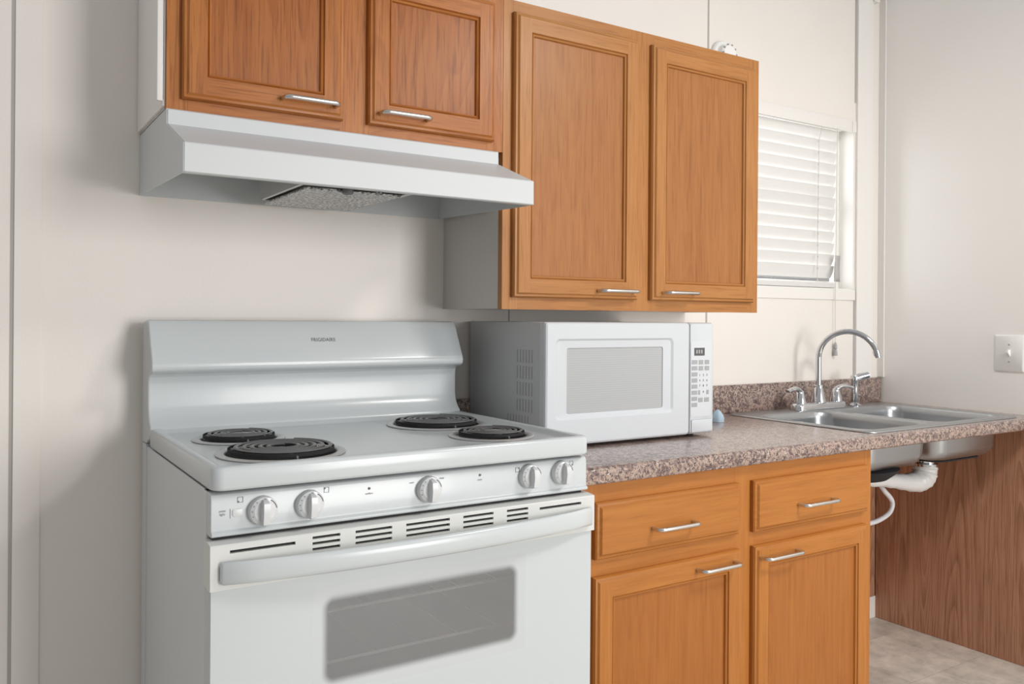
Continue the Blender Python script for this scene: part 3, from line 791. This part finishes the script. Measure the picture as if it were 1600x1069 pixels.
bmesh.ops.triangle_fill(b.bm, use_beauty=True, use_dissolve=False, edges=_ed)
b.build('cooktop', enamel, rg, smooth=60)
# backguard
pf = [(-.019, .900), (-.019, 1.160), (-.026, 1.1695), (-.070, 1.1725), (-.081, 1.170), (-.087, 1.163), (-.129, 1.083), (-.132, 1.073), (-.130, 1.063), (-.122, 1.0575), (-.098, 1.0535), (-.0915, 1.047), (-.0895, 1.035), (-.0900, .985), (-.0945, .966), (-.106, .950), (-.1155, .942), (-.119, .935), (-.119, .925), (-.100, .915), (-.060, .900)]
b = B(); b.prism(pf, RX0, RX1); b.build('backguard', enamel, rg, bevel=.0035, seg=3, smooth=30)
text('maker_name', 'FRIGIDAIRE', .0135, (.3895, -.1068, 1.1267), ink, rg, rot=(pi / 2 - math.atan2(.042, .080), 0, 0), sx=.80, space=1.12, bold=0.0)
# burners
def burner(cx, cy, R0, turns, zt=.944):
    b = B(); z = .9265
    b.lathe([(R0, 0), (R0 * 1.0, .0018), (R0 - .004, .0036), (R0 - .014, .0026), (R0 - .017, .0005)], (cx, cy, z), 48, cap0=False, cap1=False)
    b.slot = 1; b.lathe([(R0 - .017, .0005), (R0 - .022, -.008), (R0 - .035, -.018), (.03, -.023), (.012, -.023)], (cx, cy, z), 48, cap0=False, cap1=False)
    dp = b.build('drip_pan', [pan_m, pan_dark], rg, at=(cx, cy, z), smooth=50, solid=.0008)
    Rc = R0 - .021
    b = B(); pts = []
    r0, r1 = .020, Rc - .004
    n = int(turns * 40)
    for i in range(n + 1):
        t = i / n; a = t * turns * 2 * pi + 1.0; r = r0 + (r1 - r0) * t
        pts.append((cx + r * cos(a), cy + r * sin(a), zt - .0045))
    pitch = (r1 - r0) / turns
    b.tube(pts, min(.0046, pitch * .27), 8, flat=[.55] * len(pts))
    o = b.build('burner_coil', coil_m, rg, at=(cx, cy, zt), smooth=60)
    b = B()
    for k in range(3):
        a = k * 2 * pi / 3 + .5
        b.tube([(cx + .015 * cos(a), cy + .015 * sin(a), zt - .0115), (cx + (Rc + .003) * cos(a), cy + (Rc + .003) * sin(a), zt - .0115), (cx + (R0 - .020) * cos(a), cy + (R0 - .020) * sin(a), z - .003)], .0022, 6)
    b.lathe([(.0, .0), (.010, .0), (.012, .002), (.010, .003)], (cx, cy, zt - .0105), 16)
    b.slot = 1; b.lathe([(Rc + .000, -.012), (Rc + .000, -.006), (Rc - .002, -.006), (Rc - .002, -.012)], (cx, cy, zt), 48, cap0=False, cap1=False); b.slot = 0  # black band painted as the shaded side of the outer coil turn
    b.build('coil_support_and_shade', [pan_m, black_rub], o)
for q in BURN: burner(*q)

# control panel with rounded lower lip
pp = [(-.600, .893), (-.641, .893), (-.6475, .890), (-.650, .884), (-.6505, .832), (-.6525, .8305), (-.6555, .829), (-.6565, .826), (-.655, .823), (-.650, .8215), (-.600, .8215)]
b = B(); b.prism(pp, RX0 + .002, RX1 + .006); cpn = b.build('control_panel', enamel, rg, smooth=40, bevel=.0025)
YP = -.6505
def knob(x, z, r=.0245):
    b = B(); b.lathe([(r, 0), (r, -.004), (r * .98, -.010), (r * .93, -.0125), (r * .72, -.0155), (r * .70, -.016)], (x, YP + .0005, z), 36, 'y')
    # grip blade
    bl = []
    for zz, hw, yy in ((-r * .93, .0050, -.017), (-r * .8, .0065, -.027), (0, .0072, -.031), (r * .62, .0062, -.028), (r * .82, .004, -.018)):
        bl.append([(x - hw, YP - .012, z + zz), (x - hw * .82, YP + yy, z + zz), (x + hw * .82, YP + yy, z + zz), (x + hw, YP - .012, z + zz)])
    b.loft(bl)
    k = b.build('knob', plastic, cpn, at=(x, YP, z), smooth=32)
    b = B()
    for a in (150, 175, 200, 128):
        b.lathe([(.0009, 0), (.0009, -.0004)], (x + r * .83 * cos(R(a)), YP - .0138, z + r * .83 * sin(R(a))), 8, 'y')
    arc = [(x + r * .85 * cos(R(a)), YP - .0136, z + r * .85 * sin(R(a))) for a in range(12, 62, 8)]
    b.tube(arc, .0008, 5)
    b.tube([(x - .001, YP - .0136, z + r * .86), (x + .003, YP - .0136, z + r * .85)], .0005, 5)
    b.build('dial_marks', ink, k)
for x, z in ((.0855, .858), (.166, .8595), (.3955, .8615), (.622, .8645), (.7015, .8645)): knob(x, z)
def icon(x, z, dx, dz, s=.0092):
    b = B(); y0, y1 = YP - .0003, YP + .0003; w = .0006
    b.box(x, x + s, y0, y1, z, z + w); b.box(x, x + s, y0, y1, z + s - w, z + s); b.box(x, x + w, y0, y1, z, z + s); b.box(x + s - w, x + s, y0, y1, z, z + s)
    b.lathe([(.0016, .0003), (.0016, -.0005)], (x + (.0015 if dx < 0 else s - .0015), YP, z + (.0015 if dz < 0 else s - .0015)), 12, 'y')
    b.build('burner_symbol', ink, cpn, smooth=0)
icon(.0445, .8745, -1, -1); icon(.1925, .8755, -1, 1); icon(.590, .8745, 1, 1); icon(.7235, .876, 1, -1)
text('label_text', 'oven', .0058, (.0205, YP - .0003, .8635), ink_light, cpn, sx=.95)
text('label_text', 'light', .0058, (.0205, YP - .0003, .8580), ink_light, cpn, sx=.95)
text('label_text', 'surface', .0052, (.277, YP - .0003, .8655), ink_light, cpn)
text('label_text', 'oven', .0052, (.5075, YP - .0003, .868), ink_light, cpn)
text('label_text', 'oven', .0048, (.361, YP - .0003, .8765), ink_light, cpn)
text('label_text', 'temp', .0048, (.424, YP - .0003, .8790), ink_light, cpn)
b = B(); b.box(.0325, .0332, YP - .0003, YP + .0003, .850, .8655); b.build('switch_mark', ink, cpn, smooth=0)
b = B(); b.loft([fr(.0365, .0535, .8525, .8645, .003, YP + .0003, 4), fr(.0365, .0535, .8525, .8645, .003, YP - .001, 4), fr(.0375, .0525, .8535, .8635, .003, YP - .0016, 4)]); b.build('oven_light_switch', simple('switch_rocker_plastic', (.68, .69, .69), .35), cpn)
for x, z in ((.277, .8745), (.5075, .877)):
    b = B(); b.lathe([(.0023, .0003), (.0023, -.0008), (.0012, -.0012)], (x, YP, z), 16, 'y'); b.build('indicator_light', amber, cpn)

# black block painted as the shade in the gap behind door top
b = B(); b.box(RX0 + .006, RX1 - .004, -.645, -.62, .806, .8214); b.build('door_gap_shade', black, rg, smooth=0)
# oven door
OX0, OX1 = -.004, .7705
WX0, WX1, WZ0, WZ1 = .187, .5835, .548, .697
px0, px1, pz0, pz1 = WX0 - .02, WX1 + .02, WZ0 - .02, WZ1 + .02
YD = -.668
b = B()
def slab(x0, x1, z0, z1): b.box(x0, x1, YD, -.6275, z0, z1)
slab(OX0 + .003, px0, .27, .743); slab(px1, OX1 - .003, .27, .743); slab(px0, px1, .27, pz0); slab(px0, px1, pz1, .743)
dd = b.build('oven_door', enamel, rg, smooth=0)
b = B(); b.box(px0, px1, YD - .00005, YD + .003, pz0, pz1)
OG = oven_glass_mat(WX0, WX1, WZ0, WZ1)
b.build('window', OG, dd, at=((WX0 + WX1) / 2, YD, (WZ0 + WZ1) / 2), smooth=0)['label'] = 'grey tinted oven window'
# door top trim (vent band) with slots cut as real gaps
groups = [(.0267, .1345, 1), (.164, .2135, 3), (.2415, .3112, 3), (.339, .4286, 3), (.4573, .524, 3), (.5546, .6045, 3), (.632, .736, 1)]
rows = [(.8035, .8082), (.7937, .7984), (.7839, .7886)]
yt = lambda z: -.672 if z < .80 else -.672
b = B()
TZ0, TZ1 = .7415, .8165
xs = [OX0]
cells = []
for x0, x1, k in groups: cells.append((xs[-1], x0, 0)); cells.append((x0, x1, k)); xs.append(x1)
cells.append((xs[-1], OX1, 0))
def cell(x0, x1, z0, z1): b.box(x0, x1, -.675, -.6285, z0, z1)
for x0, x1, k in cells:
    if k == 0: cell(x0, x1, TZ0, TZ1 - .004)
    else:
        rws = rows[:k] if k == 3 else [(.7990, .8042)]
        zc = TZ1 - .004
        for za, zb in rws: cell(x0, x1, zb, zc); zc = za
        cell(x0, x1, TZ0, zc)
b.prism([(-.6285, TZ1 - .004), (-.675, TZ1 - .004), (-.6735, TZ1 - .0022), (-.654, TZ1), (-.6285, TZ1)], OX0, OX1)
vt = b.build('vent_trim', plastic_cream, dd, smooth=0)
b = B()
for x0, x1, k in groups: b.box(x0 - .001, x1 + .001, -.668, -.660, .780, .8095)
b.build('vent_slot_shade', black, vt, smooth=0)  # black backing painted as the shade inside the vent slots
# bowed handle
hl = []
for i in range(25):
    t = {0: 0, 1: .006, 24: 1, 23: .994}.get(i, i / 24); x = .010 + (.752) * t
    bow = sin(pi * t) ** .55 if 0 < t < 1 else 0
    yo = -.679 - .034 * bow
    th = .005 + .008 * bow
    zc = .7705 + .0035 * t - .001 * bow
    hh = .0185
    if i in (0, 24): hh *= .80; th *= .35
    if i == 0: x += .0
    pr = []
    for k in range(14):
        a = 2 * pi * k / 14
        c_, s_ = cos(a), sin(a)
        pr.append((x, yo + th * .5 * (abs(c_) ** .7) * (1 if c_ > 0 else -1) * 1.3, zc + hh * (abs(s_) ** .8) * (1 if s_ > 0 else -1)))
    hl.append(pr)
b = B(); b.loft(hl)
for x in (.016, .752): b.box(x - .006, x + .006, -.682, -.674, .757, .782, .002)
b.build('handle', enamel, dd, smooth=50)['label'] = 'bowed white handle'
# storage drawer and feet
b = B(); b.box(OX0 + .003, OX1 - .003, -.665, -.627, .075, .255, .004); b.build('storage_drawer', enamel, rg)
for x in (.05, .71):
    for y in (-.56, -.08):
        b = B(); b.lathe([(.018, 0), (.018, .006), (.008, .008), (.008, .045)], (x, y, 0), 14); b.build('leveling_foot', black_rub, rg)

# ------------------------------------------------------------------ range hood
hd = thing('range_hood', (.374, -.23, 1.44), 'white under-cabinet range hood over the stove', 'hood')
HXa, HXb = -.0067, .755
side = [(-.001, 1.587), (-.309, 1.587), (-.310, 1.556), (-.4635, 1.4945), (-.4640, 1.4415), (-.456, 1.4405), (-.001, 1.4525)]
b = B()
b.prism(side, HXa, HXa + .0022); b.prism(side, HXb - .0022, HXb)
outp = [(-.001, 1.587), (-.309, 1.587), (-.3115, 1.5845), (-.3115, 1.5565), (-.464, 1.4955), (-.4655, 1.4930), (-.4655, 1.4425), (-.463, 1.4405), (-.448, 1.4405)]
def offs(P, d):
    Q = []
    for i, p in enumerate(P):
        a = Vector(P[max(i - 1, 0)]); c = Vector(P[min(i + 1, len(P) - 1)]); t = (c - a).normalized(); nrm = Vector((-t.y, t.x)); Q.append((p[0] + nrm.x * d, p[1] + nrm.y * d))
    return Q
inn = offs(outp, .0018)
b.prism(outp + list(reversed(inn)), HXa + .0022, HXb - .0022)
b.box(HXa + .002, HXb - .002, -.004, -.001, 1.4525, 1.585)
b.build('canopy', hood_white, hd, smooth=30)
# filter housing
b = B(); b.prism([(-.40, 1.512), (-.40, 1.452), (-.395, 1.449), (-.13, 1.449), (-.11, 1.456), (-.11, 1.57)], .232, .240)
b.prism([(-.40, 1.512), (-.40, 1.452), (-.395, 1.449), (-.10, 1.449), (-.10, 1.57)], .468, .476)
b.box(.240, .468, -.400, -.385, 1.450, 1.512); b.box(.240, .468, -.11, -.10, 1.452, 1.57)
b.build('filter_housing', alu, hd, smooth=0)
b = B(); b.box(.212, .500, -.425, -.400, 1.4545, 1.466, .001); b.box(.476, .500, -.400, -.30, 1.4545, 1.462, .001); b.build('light_bracket', hood_white, hd)
b = B(); b.box(.250, .462, -.380, -.085, 1.4435, 1.4485, .001); b.build('grease_filter', FILT, hd, smooth=0)['label'] = 'aluminium mesh grease filter'
b = B(); b.lathe([(.010, 0), (.012, -.003), (.012, -.009), (.008, -.012)], (.335, -.392, 1.449), 16); b.build('filter_knob', ink, hd)
for x in (.372, .380):
    b = B(); b.lathe([(.0035, .0), (.003, -.003)], (x + .005, -.445, 1.4405), 10); b.build('screw', ink, hd)
